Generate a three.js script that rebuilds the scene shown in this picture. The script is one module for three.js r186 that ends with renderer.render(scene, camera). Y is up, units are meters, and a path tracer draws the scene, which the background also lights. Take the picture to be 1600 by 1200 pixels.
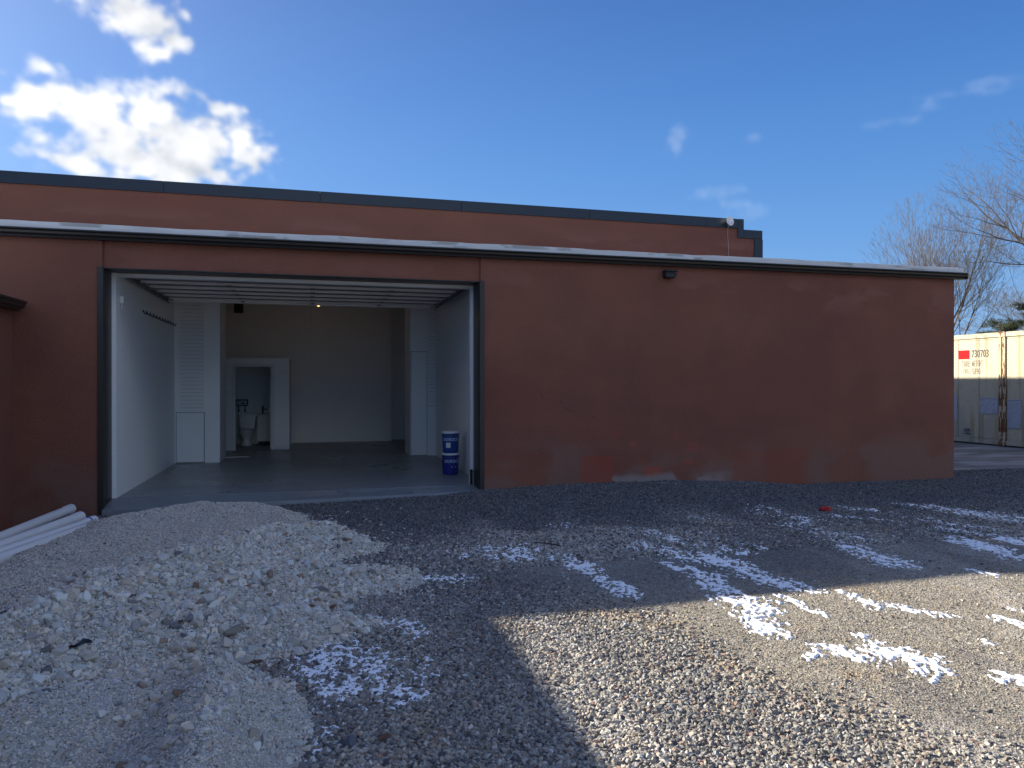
import * as THREE from 'three';
import { mergeGeometries } from 'three/addons/utils/BufferGeometryUtils.js';
import { ConvexGeometry } from 'three/addons/geometries/ConvexGeometry.js';
import { RoundedBoxGeometry } from 'three/addons/geometries/RoundedBoxGeometry.js';
import { FontLoader } from 'three/addons/loaders/FontLoader.js';
import { TextGeometry } from 'three/addons/geometries/TextGeometry.js';

// ---------------------------------------------------------------- camera, sky, sun, exposure
const PI = Math.PI, sin = Math.sin, cos = Math.cos, abs = Math.abs, min = Math.min, max = Math.max, hypot = Math.hypot;
const YAW = 15.3 * PI / 180, FPX = 1150, EYE = 1.55, HORIZON = 597;      // lens and heading read from the photograph's vanishing points
const scene = new THREE.Scene();
const camera = new THREE.PerspectiveCamera(2 * Math.atan(600 / FPX) * 180 / PI, 4 / 3, 0.05, 1200);
camera.position.set(0, EYE, 0);
camera.lookAt(10 * sin(YAW), EYE - 10 * (600 - HORIZON) / FPX, -10 * cos(YAW));

const renderer = new THREE.WebGLRenderer({ antialias: true });
renderer.toneMapping = THREE.LinearToneMapping;
const EXPOSURE = 2.3;
renderer.toneMappingExposure = EXPOSURE;
renderer.shadowMap.enabled = true;
renderer.shadowMap.type = THREE.PCFSoftShadowMap;

const SUN_DIR = new THREE.Vector3(-1.75, 1, -1.5).normalize();           // from the shadow edges on the yard and on the container
const sun = new THREE.DirectionalLight(new THREE.Color().setRGB(1, 0.91, 0.77), 5);
sun.name = 'sun';
sun.position.copy(SUN_DIR).multiplyScalar(70).add(new THREE.Vector3(4, 0, -9));
sun.target.position.set(4, 0, -9);
sun.castShadow = true;
sun.shadow.mapSize.set(4096, 4096);
Object.assign(sun.shadow.camera, { left: -32, right: 32, top: 26, bottom: -26, near: 1, far: 160 });
sun.shadow.radius = 1;
scene.add(sun, sun.target);

// ---------------------------------------------------------------- numbers
function rng(seed) { let s = seed >>> 0; return () => { s = (s + 0x6D2B79F5) | 0; let t = Math.imul(s ^ (s >>> 15), 1 | s); t = (t + Math.imul(t ^ (t >>> 7), 61 | t)) ^ t; return ((t ^ (t >>> 14)) >>> 0) / 4294967296; }; }
const clamp = (v, a = 0, b = 1) => v < a ? a : v > b ? b : v;
const lerp = (a, b, t) => a + (b - a) * t;
const mix3 = (a, b, t) => [lerp(a[0], b[0], t), lerp(a[1], b[1], t), lerp(a[2], b[2], t)];
const smooth = (a, b, v) => { const t = clamp((v - a) / (b - a)); return t * t * (3 - 2 * t); };
function hash(x, y, s) { let h = Math.imul(x | 0, 374761393) + Math.imul(y | 0, 668265263) + Math.imul(s | 0, 1442695041); h = Math.imul(h ^ (h >>> 13), 1274126177); return ((h ^ (h >>> 16)) >>> 0) / 4294967296; }
function vnoise(x, y, s = 0) {
  const x0 = Math.floor(x), y0 = Math.floor(y), fx = x - x0, fy = y - y0, u = fx * fx * (3 - 2 * fx), v = fy * fy * (3 - 2 * fy);
  return lerp(lerp(hash(x0, y0, s), hash(x0 + 1, y0, s), u), lerp(hash(x0, y0 + 1, s), hash(x0 + 1, y0 + 1, s), u), v);
}
function fbm(x, y, o = 4, s = 0) { let a = 0.5, t = 0, n = 0; for (let i = 0; i < o; i++) { t += a * vnoise(x, y, s + i * 17); n += a; a *= 0.5; const nx = x * 1.6 + y * 1.2, ny = -x * 1.2 + y * 1.6; x = nx; y = ny; } return t / n; }
// a pixel of the 1600 x 1200 photograph gives a direction; the plane it touches gives the distance
const RIGHT = [cos(YAW), sin(YAW)], AHEAD = [sin(YAW), -cos(YAW)];
const ray = (px, py) => { const X = (px - 800) / FPX; return [AHEAD[0] + RIGHT[0] * X, (HORIZON - py) / FPX, AHEAD[1] + RIGHT[1] * X]; };
const onY = (px, py, y = -0.1) => { const d = ray(px, py), t = (y - EYE) / d[1]; return [d[0] * t, y, d[2] * t]; };
const onZ = (px, py, z) => { const d = ray(px, py), t = z / d[2]; return [d[0] * t, EYE + d[1] * t, z]; };

// ---------------------------------------------------------------- sky: clear winter air with a few fair-weather clouds, more added out of view
const SKY_STOPS = [[-90, .16, .17, .18], [-3, .24, .28, .32], [0, .33, .55, .84], [5, .235, .475, .85], [10, .155, .385, .80], [15, .105, .31, .73], [21, .066, .235, .635], [27, .043, .175, .53], [45, .028, .118, .41], [90, .022, .095, .35]];
function airColour(el) {
  let i = 0; while (i < SKY_STOPS.length - 2 && el > SKY_STOPS[i + 1][0]) i++;
  const a = SKY_STOPS[i], b = SKY_STOPS[i + 1], t = clamp((el - a[0]) / (b[0] - a[0]));
  return [lerp(a[1], b[1], t), lerp(a[2], b[2], t), lerp(a[3], b[3], t)];
}
const D = 180 / PI;
const cloudBlobs = [];                                                   // [azimuth, elevation, half width, half height (degrees), strength]
const aim = (px, py) => { const d = ray(px, py); return [Math.atan2(d[0], -d[2]) * D, Math.atan2(d[1], hypot(d[0], d[2])) * D]; };
function cloud(px, py, rx, ry, k = 1) { const [az, el] = aim(px, py); cloudBlobs.push([az, el, rx / 18.5, ry / 17.5, k]); }
for (const c of [[100, 160, 62, 36], [180, 205, 74, 50], [270, 222, 84, 54], [190, 236, 84, 40], [335, 228, 56, 46], [255, 256, 100, 28], [130, 260, 44, 15], [375, 238, 30, 40]]) cloud(...c);
for (const c of [[205, 12, 48, 34], [238, 38, 44, 32], [270, 62, 30, 16], [190, -20, 60, 30]]) cloud(...c);
for (const c of [[1057, 226, 13, 20, .45], [1180, 214, 10, 6, .2], [1135, 300, 34, 8, .34], [1180, 335, 34, 11, .34], [1150, 320, 22, 8, .26], [70, 262, 13, 12, .45], [1395, 190, 34, 6, .16], [1440, 170, 38, 7, .20], [1490, 148, 40, 7, .22], [1540, 129, 34, 5, .18]]) cloud(...c);
{ const r = rng(5); for (let i = 0; i < 26; i++) { const az = 68 + 252 * r(), el = 12 + 34 * r(), w = 3.5 + 6 * r(); for (let k = 0; k < 5; k++) cloudBlobs.push([az + (r() - .5) * w * 2, el + (r() - .5) * w * .6, w * (.5 + .5 * r()), w * (.3 + .3 * r()), 1]); } }  // unseen clouds added round the rest of the sky, also as fill light
{
  const W = 2048, Hh = 1024, data = new Float32Array(W * Hh * 4);
  for (let j = 0; j < Hh; j++) {
    const el = ((j + .5) / Hh - .5) * 180, ce = cos(el / D), y = sin(el / D), air = airColour(el);
    for (let i = 0; i < W; i++) {
      const th = ((i + .5) / W - .5) * 2 * PI, x = ce * cos(th), z = ce * sin(th);
      const ang = Math.acos(clamp(x * SUN_DIR.x + y * SUN_DIR.y + z * SUN_DIR.z, -1, 1)) * D;
      const g = .88 + .55 * Math.exp(-ang / 45), mie = 1.6 * Math.exp(-ang / 11) + .16 * Math.exp(-ang / 40);
      let c = [air[0] * g + mie, air[1] * g + mie * .96, air[2] * g + mie * .88];
      if (el > 1) {
        const az = Math.atan2(x, -z) * D;
        let dens = -1, kk = 1;
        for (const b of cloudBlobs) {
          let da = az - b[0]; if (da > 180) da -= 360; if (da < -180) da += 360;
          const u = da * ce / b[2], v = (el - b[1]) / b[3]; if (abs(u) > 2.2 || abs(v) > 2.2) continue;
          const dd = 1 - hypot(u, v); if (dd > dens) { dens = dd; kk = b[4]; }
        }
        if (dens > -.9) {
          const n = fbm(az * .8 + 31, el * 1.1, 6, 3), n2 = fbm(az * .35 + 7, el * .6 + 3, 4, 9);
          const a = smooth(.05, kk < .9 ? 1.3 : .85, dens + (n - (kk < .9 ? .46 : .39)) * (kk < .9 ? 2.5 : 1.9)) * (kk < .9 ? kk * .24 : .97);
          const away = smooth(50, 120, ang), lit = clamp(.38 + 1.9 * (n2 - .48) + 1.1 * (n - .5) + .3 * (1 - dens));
          const top = lerp(1.15, 3.2, away), cc = [lerp(.66, top, lit), lerp(.70, top, lit), lerp(.76, top, lit)];   // clouds away from the sun brightened as fill light for the shaded walls
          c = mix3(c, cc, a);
        }
      }
      const o = (j * W + i) * 4; data[o] = c[0] / EXPOSURE; data[o + 1] = c[1] / EXPOSURE; data[o + 2] = c[2] / EXPOSURE; data[o + 3] = 1;
    }
  }
  const sky = new THREE.DataTexture(data, W, Hh, THREE.RGBAFormat, THREE.FloatType);
  sky.mapping = THREE.EquirectangularReflectionMapping; sky.magFilter = sky.minFilter = THREE.LinearFilter; sky.needsUpdate = true;
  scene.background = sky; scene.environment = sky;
}

// ---------------------------------------------------------------- helpers
const taken = {};
function numbered(name) { taken[name] = (taken[name] ?? -1) + 1; return taken[name] ? name + '_' + String(taken[name]).padStart(3, '0') : name; }
function shadowed(o) { o.castShadow = o.receiveShadow = true; return o; }
function part(name, geo, mat, parent, label) { const m = shadowed(new THREE.Mesh(Array.isArray(geo) ? merged(geo) : geo, mat)); m.name = name; parent.add(m); if (label) m.userData.label = label; return m; }
function tag(o, label, category, group) { o.userData.label = label; o.userData.category = category; if (group) o.userData.group = group; return o; }
function thing(name, label, category, [x, y, z] = [0, 0, 0], turn = 0, group) { const g = new THREE.Group(); g.name = numbered(name); g.position.set(x, y, z); g.rotation.y = turn; scene.add(g); return tag(g, label, category, group); }
function structure(name, geo, mat) { const m = part(numbered(name), geo, mat, scene); m.userData.kind = 'structure'; return m; }
function merged(list) { const l = list.map((g) => { const n = g.index ? g.toNonIndexed() : g.clone(); for (const k of Object.keys(n.attributes)) if (!['position', 'normal', 'uv'].includes(k)) n.deleteAttribute(k); if (!n.attributes.uv) n.setAttribute('uv', new THREE.BufferAttribute(new Float32Array(n.attributes.position.count * 2), 2)); return n; }); return mergeGeometries(l); }
function metreUV(g) {                                                    // uv in metres on the plane that each face looks along
  if (g.index) g = g.toNonIndexed();
  const p = g.attributes.position, n = g.attributes.normal, uv = new Float32Array(p.count * 2);
  for (let i = 0; i < p.count; i++) {
    const ax = abs(n.getX(i)), ay = abs(n.getY(i)), az = abs(n.getZ(i));
    if (az >= ax && az >= ay) { uv[2 * i] = p.getX(i); uv[2 * i + 1] = p.getY(i); } else if (ax >= ay) { uv[2 * i] = p.getZ(i); uv[2 * i + 1] = p.getY(i); } else { uv[2 * i] = p.getX(i); uv[2 * i + 1] = p.getZ(i); }
  }
  g.setAttribute('uv', new THREE.BufferAttribute(uv, 2)); return g;
}
const span = (x0, x1, y0, y1, z0, z1) => metreUV(new THREE.BoxGeometry(x1 - x0, y1 - y0, z1 - z0).translate((x0 + x1) / 2, (y0 + y1) / 2, (z0 + z1) / 2));
const rspan = (x0, x1, y0, y1, z0, z1, r = .006, s = 2) => metreUV(new RoundedBoxGeometry(x1 - x0, y1 - y0, z1 - z0, s, r).translate((x0 + x1) / 2, (y0 + y1) / 2, (z0 + z1) / 2));
const V = (x, y, z) => new THREE.Vector3(x, y, z);
function rod(a, b, r0, r1 = r0, n = 8) { const d = V(...b).sub(V(...a)), g = new THREE.CylinderGeometry(r1, r0, d.length(), n); g.applyQuaternion(new THREE.Quaternion().setFromUnitVectors(V(0, 1, 0), d.clone().normalize())); return g.translate((a[0] + b[0]) / 2, (a[1] + b[1]) / 2, (a[2] + b[2]) / 2); }
const tube = (pts, r, n = 24, s = 8) => new THREE.TubeGeometry(new THREE.CatmullRomCurve3(pts.map((p) => V(...p))), n, r, s);
const lathe = (pts, n = 32) => new THREE.LatheGeometry(pts.map((p) => new THREE.Vector2(p[0], p[1])), n);
const toS = (c) => { c = clamp(c); return c <= .0031308 ? c * 12.92 : 1.055 * Math.pow(c, 1 / 2.4) - .055; };
function colourTexture(w, h, fn) {                                       // fn(u, v) -> linear [r, g, b]
  const d = new Uint8Array(w * h * 4);
  for (let j = 0; j < h; j++) for (let i = 0; i < w; i++) { const c = fn((i + .5) / w, (j + .5) / h), o = (j * w + i) * 4; d[o] = toS(c[0]) * 255; d[o + 1] = toS(c[1]) * 255; d[o + 2] = toS(c[2]) * 255; d[o + 3] = 255; }
  const t = new THREE.DataTexture(d, w, h); t.colorSpace = THREE.SRGBColorSpace; return ready(t);
}
function greyTexture(w, h, fn) {
  const d = new Uint8Array(w * h * 4);
  for (let j = 0; j < h; j++) for (let i = 0; i < w; i++) { const v = clamp(fn((i + .5) / w, (j + .5) / h)) * 255, o = (j * w + i) * 4; d[o] = d[o + 1] = d[o + 2] = v; d[o + 3] = 255; }
  return ready(new THREE.DataTexture(d, w, h));
}
function ready(t) { t.wrapS = t.wrapT = THREE.RepeatWrapping; t.magFilter = THREE.LinearFilter; t.minFilter = THREE.LinearMipmapLinearFilter; t.generateMipmaps = true; t.needsUpdate = true; return t; }
function fitted(t, x0, w, y0, h) { t.repeat.set(1 / w, 1 / h); t.offset.set(-x0 / w, -y0 / h); return t; }   // uv in metres -> this rectangle
const lin = (c) => new THREE.Color().setRGB(...c);
const mat = (c, roughness = .8, o = {}) => new THREE.MeshStandardMaterial({ color: lin(c), roughness, ...o });

// tiling grain, two metres a side
const tileN = (u, v, k, s) => { const x = u * k, y = v * k, x0 = Math.floor(x), y0 = Math.floor(y), fx = x - x0, fy = y - y0, w = (a) => ((a % k) + k) % k, a = fx * fx * (3 - 2 * fx), b = fy * fy * (3 - 2 * fy); return lerp(lerp(hash(w(x0), w(y0), s), hash(w(x0 + 1), w(y0), s), a), lerp(hash(w(x0), w(y0 + 1), s), hash(w(x0 + 1), w(y0 + 1), s), a), b); };
const stuccoBump = greyTexture(1024, 1024, (u, v) => .45 * tileN(u, v, 300, 1) + .3 * tileN(u, v, 120, 2) + .25 * tileN(u, v, 24, 3)); stuccoBump.repeat.set(.5, .5);
const plasterBump = greyTexture(512, 512, (u, v) => .3 * tileN(u, v, 128, 4) + .4 * tileN(u, v, 30, 5) + .3 * tileN(u, v, 9, 6)); plasterBump.repeat.set(.6, .6);

// ---------------------------------------------------------------- the yard: ground heights
const ZF = -10.45, RX = 10.93, WX = -3.57;                              // facade plane, right-hand corner, face of the side wing
const FOOT = [[-6, -.30], [-3.6, -.285], [-2.7, -.16], [-1.5, -.13], [.2, -.10], [1.6, -.06], [2.5, -.015], [4, .012], [5.2, .01], [6.6, -.05], [8, -.14], [11, -.155], [40, -.16]];
function foot(x) { let i = 0; while (i < FOOT.length - 2 && x > FOOT[i + 1][0]) i++; const a = FOOT[i], b = FOOT[i + 1]; return lerp(a[1], b[1], smooth(a[0], b[0], x)); }
const HUMP = onY(880, 840, -.02);
function ground(x, z) {
  const w = smooth(-7.4, -10.2, z), base = lerp(-.085, -.15, smooth(5, 9, x));
  let y = lerp(base, foot(x), w) + .05 * (fbm(x * .55 + 9, z * .55, 3, 40) - .5) * (1 - .7 * w) + .022 * (fbm(x * 2.3, z * 2.3 + 5, 3, 41) - .5);
  const hx = (x - HUMP[0]) / 1.25, hz = (z - HUMP[2]) / .62; y += .085 * Math.exp(-(hx * hx + hz * hz));
  const bx = (x - 12.3) / 1.1, bz = (z + 10.75) / .32; y += .07 * Math.exp(-(bx * bx + bz * bz));   // loose edge of the gravel by the paved drive
  if (z < ZF - .12 && x < RX - .1) y = min(y, -.34);
  if (z < -11.3) y -= .12 * smooth(-11.3, -11.9, z);
  return y;
}
// piles: crest lines from the photograph with crest heights; sides fall at the angle of loose stone
const crest = (list) => list.map(([px, py, y]) => onY(px, py, y));
const RIDGES = {
  back: [[crest([[-140, 965, .10], [-60, 925, .13], [0, 906, .13], [100, 855, .13], [200, 806, .15], [300, 789, .15], [370, 788, .11]]), .42, .30]],
  front: [[crest([[-140, 1030, .28], [0, 966, .31], [100, 922, .33], [200, 884, .32], [290, 856, .29], [370, 834, .24], [430, 824, .17], [490, 818, .11], [545, 842, .02]]), .52, .16], [crest([[290, 868, .27], [400, 872, .19], [480, 880, .10], [560, 888, .02], [612, 900, -.06]]), .46, .16], [crest([[330, 930, .18], [420, 950, .08], [490, 965, .0], [530, 972, -.06]]), .5, .12]],
  near: [[crest([[-140, 1200, .09], [-40, 1135, .11], [60, 1098, .14], [175, 1064, .10]]), .52, .12], [crest([[328, 1038, .14], [322, 1082, .17], [296, 1145, .18], [265, 1240, .18]]), .72, .06]],
};
function ridge([pts, slope, soft], x, z) {
  let best = -9;
  for (let i = 0; i < pts.length - 1; i++) {
    const a = pts[i], b = pts[i + 1], dx = b[0] - a[0], dz = b[2] - a[2], t = clamp(((x - a[0]) * dx + (z - a[2]) * dz) / (dx * dx + dz * dz));
    const d = hypot(x - a[0] - dx * t, z - a[2] - dz * t), v = lerp(a[1], b[1], t) - slope * (Math.sqrt(d * d + soft * soft) - soft);
    if (v > best) best = v;
  }
  return best;
}
const smax = (a, b, k) => { const h = clamp(.5 + .5 * (a - b) / k); return lerp(b, a, h) + k * h * (1 - h); };
function pileHeight(key, x, z) {                                          // the toe of a heap runs out thinly over the ground
  const g = ground(x, z), d = (heapHeight(key, x, z) - g) / .028; return d < -5 ? g - .05 : g - .006 + .028 * Math.log(1 + Math.exp(d));
}
function heapHeight(key, x, z) {
  { const wx = .22 * (fbm(x * 1.9 + 5, z * 1.9, 3, 52) - .5), wz = .22 * (fbm(x * 1.9, z * 1.9 + 40, 3, 53) - .5); x += wx; z += wz; }
  let v = -9; for (const r of RIDGES[key]) v = v < -8 ? ridge(r, x, z) : smax(v, ridge(r, x, z), .13);
  return v + .085 * (fbm(x * 3.1, z * 3.1, 3, 50) - .5) + .02 * (fbm(x * 11, z * 11, 2, 51) - .5);
}
const surface = (x, z) => max(ground(x, z), pileHeight('back', x, z), pileHeight('front', x, z), pileHeight('near', x, z));

// what the yard is made of, by place (0..1)
const rough = (x, z) => fbm(x * 1.7, z * 1.7, 3, 60) - .5;
function darkStone(x, z) { return clamp(smooth(-7.2, -8.6, z + .9 * rough(x, z)) * (1 - .0 * x)); }             // dark crushed stone along the wall
const COARSE = [onY(830, 1010), onY(1010, 1120), onY(720, 1130), onY(900, 1200), onY(1150, 1190)];
function coarse(x, z) { const d = x + .75 * (z + 4.2) * 0 + .9 * rough(x + 3, z); return smooth(2.75, 1.9, d - .25 * (z + 4)) * smooth(-6.4, -5.2, z); }
function dust(x, z) { const hx = (x - HUMP[0]) / 1.5, hz = (z - HUMP[2] - .2) / .8; return clamp(Math.exp(-(hx * hx + hz * hz)) * 1.2 - .15 + .5 * rough(x, z)); }

// snow: drifts and tyre-packed streaks, [x0, y0, x1, y1 (photograph), half width in metres, cover]
const DRIFTS = [
  [480, 1015, 630, 1055, .24, 1.02], [500, 1050, 620, 1075, .2, 1.0], [520, 1085, 600, 1095, .14, .9], [560, 1075, 640, 1090, .14, .8], [590, 975, 645, 985, .13, .9], [420, 1180, 480, 1150, .16, .8], [640, 1000, 655, 1080, .09, .5], [460, 1060, 470, 1110, .1, .5],
  [655, 905, 715, 905, .14, .85], [750, 868, 830, 875, .22, .8], [830, 868, 905, 885, .15, .75], [885, 880, 925, 895, .12, .8], [755, 940, 785, 945, .1, .5], [940, 905, 985, 930, .10, .9],
  [880, 826, 985, 838, .20, .65], [985, 834, 1060, 850, .14, .75], [1010, 862, 1140, 885, .18, .9], [1060, 852, 1160, 868, .14, .7], [1100, 838, 1180, 858, .13, .7], [1030, 766, 1055, 768, .06, .8], [1090, 812, 1110, 814, .09, .8],
  [1045, 885, 1100, 905, .13, .7], [1100, 902, 1130, 925, .13, .8], [1130, 880, 1205, 912, .15, .8], [1105, 918, 1140, 930, .12, .9], [1150, 890, 1260, 925, .13, .8],
  [1180, 800, 1260, 815, .25, .55], [1230, 820, 1340, 850, .25, .6], [1300, 845, 1400, 885, .2, .75], [1340, 866, 1405, 884, .16, .85], [1325, 793, 1360, 795, .13, .85], [1310, 806, 1400, 813, .13, .8],
  [1400, 783, 1480, 790, .15, 1.], [1460, 788, 1600, 808, .22, 1.], [1400, 800, 1540, 822, .15, .8], [1470, 824, 1600, 845, .2, .85], [1480, 838, 1550, 860, .15, .9], [1545, 855, 1600, 872, .18, .8], [1560, 800, 1660, 815, .3, 1.], [1530, 898, 1570, 906, .1, .7],
  [1140, 940, 1190, 955, .14, .95], [1165, 955, 1210, 990, .13, .95], [1150, 935, 1200, 945, .10, .8], [1220, 935, 1255, 948, .05, .9], [1255, 950, 1290, 965, .05, .9], [1320, 932, 1380, 958, .07, .9], [1400, 952, 1470, 966, .09, .85], [1350, 945, 1400, 960, .05, .6],
  [1265, 1030, 1290, 1018, .05, 1.], [1290, 1015, 1370, 1035, .09, 1.], [1375, 1018, 1450, 1030, .11, 1.], [1400, 1030, 1465, 1050, .08, .9], [1425, 1040, 1440, 1055, .05, .9], [1345, 995, 1370, 1005, .05, .9], [1560, 972, 1620, 988, .07, 1.], [1575, 1062, 1640, 1072, .10, 1.], [1540, 1005, 1570, 1022, .04, .7], [1210, 990, 1235, 995, .03, .8], [1455, 1060, 1465, 1068, .03, .6], [1275, 1065, 1300, 1072, .02, .6], [1580, 958, 1600, 962, .05, .7], [1250, 925, 1330, 932, .05, .5],
].map(([x0, y0, x1, y1, w, k]) => { const a = onY(x0, y0), b = onY(x1, y1); return [a[0], a[2], b[0], b[2], w, k]; });
const NEAR = new Map();
for (const d of DRIFTS) { const w = 2 * d[4]; for (let i = Math.floor((min(d[0], d[2]) - w) * 2); i <= Math.floor((max(d[0], d[2]) + w) * 2); i++) for (let j = Math.floor((min(d[1], d[3]) - w) * 2); j <= Math.floor((max(d[1], d[3]) + w) * 2); j++) { const k = i * 1000 + j; if (!NEAR.has(k)) NEAR.set(k, []); NEAR.get(k).push(d); } }
function snowCover(x, z) {
  const here = NEAR.get(Math.floor(x * 2) * 1000 + Math.floor(z * 2)); if (!here) return -1;
  let m = 0;
  for (const [ax, az, bx, bz, w, k] of here) {
    if (x < min(ax, bx) - 2 * w || x > max(ax, bx) + 2 * w || z < min(az, bz) - 2 * w || z > max(az, bz) + 2 * w) continue;
    const dx = bx - ax, dz = bz - az, t = clamp(((x - ax) * dx + (z - az) * dz) / (dx * dx + dz * dz + 1e-6)), d = hypot(x - ax - dx * t, z - az - dz * t) / w;
    m = max(m, k * (1 - d * d * .42));
  }
  if (m <= .02) return -1;
  return m * .86 + .95 * (fbm(x * 13 + .15 * z, z * 4.2, 4, 70) - .5) + 1.9 * (fbm(x * 44, z * 32, 3, 71) - .5) - .62;
}

// ---------------------------------------------------------------- setting: ground, drive
function heightSheet(x0, x1, z0, z1, step, fn, keep) {
  const nx = Math.round((x1 - x0) / step), nz = Math.round((z1 - z0) / step), pos = new Float32Array((nx + 1) * (nz + 1) * 3), uv = new Float32Array((nx + 1) * (nz + 1) * 2), idx = [];
  const ok = keep && new Uint8Array((nx + 1) * (nz + 1));
  for (let j = 0; j <= nz; j++) for (let i = 0; i <= nx; i++) {
    const k = j * (nx + 1) + i, x = lerp(x0, x1, i / nx), z = lerp(z0, z1, j / nz), y = fn(x, z);
    pos.set([x, y, z], k * 3); uv.set([x, -z], k * 2); if (keep) ok[k] = keep(x, z, y) ? 1 : 0;
  }
  for (let j = 0; j < nz; j++) for (let i = 0; i < nx; i++) { const a = j * (nx + 1) + i, b = a + 1, c = a + nx + 1, d = c + 1; if (keep && !(ok[a] || ok[b] || ok[c] || ok[d])) continue; idx.push(a, c, b, b, c, d); }
  const used = new Int32Array(pos.length / 3).fill(-1), P = [], U = [];
  for (let k = 0; k < idx.length; k++) { const v = idx[k]; if (used[v] < 0) { used[v] = P.length / 3; P.push(pos[v * 3], pos[v * 3 + 1], pos[v * 3 + 2]); U.push(uv[v * 2], uv[v * 2 + 1]); } idx[k] = used[v]; }
  const g = new THREE.BufferGeometry(); g.setAttribute('position', new THREE.Float32BufferAttribute(P, 3)); g.setAttribute('uv', new THREE.Float32BufferAttribute(U, 2)); g.setIndex(idx); g.computeVertexNormals(); return g;
}
const DARK = [.105, .108, .112], STONE = [.225, .217, .20], DIRT = [.285, .255, .20], PALE = [.44, .41, .36];
function yardColour(x, z) {
  let c = mix3(DIRT, STONE, clamp(.6 * coarse(x, z) + .5 * smooth(-4.6, -5.6, z)));
  c = mix3(c, [.155, .156, .155], .7 * smooth(-4.9, -6.2, z + .8 * rough(x + 7, z)));  // gravel within the building shadow painted darker and greyer
  c = mix3(c, [.17, .162, .15], .65 * smooth(.47, .62, fbm(x * 1.5 + .2 * z + 4, z * .45, 4, 80)));
  c = mix3(c, [.36, .27, .17], .4 * smooth(.62, .75, fbm(x * 2.2 + 14, z * 2.6, 3, 81)));
  c = mix3(c, DARK, darkStone(x, z) * (1 - .5 * dust(x, z)));
  c = mix3(c, PALE, .55 * dust(x, z));
  c = mix3(c, PALE, .38 * smooth(.50, .68, fbm(x * 1.9 + .2 * z + 30, z * .5, 4, 82)) * smooth(-9, -7.5, z));   // dusty wheel tracks
  return c;
}
const yardMap = fitted(colourTexture(1720, 1152, (u, v) => {
  const x = lerp(-4, 16, u), z = -lerp(-1, 12.4, v), c = yardColour(x, z), g = .30 + 1.4 * (.55 * hash(x * 90, z * 90, 3) + .45 * vnoise(x * 45, z * 45, 4)), h = hash(x * 70, z * 70, 8);
  return [c[0] * g * (1 + .12 * (h - .5)), c[1] * g, c[2] * g * (1 - .12 * (h - .5))];
}), -4, 20, -1, 13.4);
const grainBump = greyTexture(1024, 1024, (u, v) => .5 * tileN(u, v, 200, 11) + .3 * tileN(u, v, 90, 12) + .2 * hash(u * 1024, v * 1024, 13)); grainBump.repeat.set(.6, .6);
const yardMat = mat([1, 1, 1], .95, { map: yardMap, bumpMap: grainBump, bumpScale: .012 });
structure('ground', heightSheet(-4, 16, -12.2, 1, .04, ground), yardMat);
const earthMap = colourTexture(512, 512, (u, v) => { const n = .6 * tileN(u, v, 60, 20) + .4 * tileN(u, v, 14, 21); return [.13 + .12 * n, .125 + .1 * n, .10 + .08 * n]; }); earthMap.repeat.set(.15, .15);
{ const g = new THREE.PlaneGeometry(900, 900).rotateX(-PI / 2).translate(0, -.36, 0); structure('terrain', metreUV(g), mat([1, 1, 1], .95, { map: earthMap })); }
const driveMap = fitted(colourTexture(1024, 1024, (u, v) => {
  const x = lerp(8, 38, u), z = lerp(-42, -9, v), n = .5 * vnoise(x * 30, z * 30, 22) + .5 * hash(x * 34, z * 34, 23), f = smooth(.42, .62, fbm(x * .5, z * 2.2, 4, 24)) * .8 + .4 * smooth(.5, .7, fbm(x * 1.5, z * 7, 3, 25));
  return mix3([.10 * (.7 + .6 * n), .102 * (.7 + .6 * n), .106 * (.7 + .6 * n)], [.34, .35, .37], clamp(f * .55));
}), 8, 30, -42, 33);
structure('asphalt_drive', heightSheet(8, 38, -42, -10.2, .3, (x, z) => -.165 - .1 * smooth(-11.4, -10.4, z) - (x < RX + .05 && z < ZF ? .15 : 0) - .03 * smooth(20, 36, x)), mat([1, 1, 1], .85, { map: driveMap, bumpMap: grainBump, bumpScale: .004 }));

// ---------------------------------------------------------------- warehouse
const STUCCO = [.212, .080, .051];
const box01 = (v, a, b, f) => smooth(a - f, a + f, v) * (1 - smooth(b - f, b + f, v));
const PATCHES = [[907, 958, 712, 757, [.30, .060, .032], .6], [1008, 1032, 728, 746, [.38, .075, .04], .6], [1068, 1082, 716, 726, [.36, .08, .05], .5], [1146, 1262, 700, 762, [.28, .065, .035], .4], [1052, 1062, 678, 686, [.30, .07, .045], .6], [1074, 1092, 690, 706, [.32, .075, .055], .5], [957, 974, 674, 681, [.26, .06, .045], .7], [985, 994, 690, 696, [.36, .09, .06], .5]]
  .map(([x0, x1, y0, y1, c, k]) => { const a = onZ(x0, y1, ZF), b = onZ(x1, y0, ZF); return [a[0], b[0], a[1], b[1], c, k]; });
const SCRATCH = [[876, 625, 878, 632], [882, 636, 893, 643], [845, 612, 849, 622], [926, 650, 930, 654], [1399, 455, 1399, 475]].map(([a, b, c, d]) => [...onZ(a, b, ZF), ...onZ(c, d, ZF)]);
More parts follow.
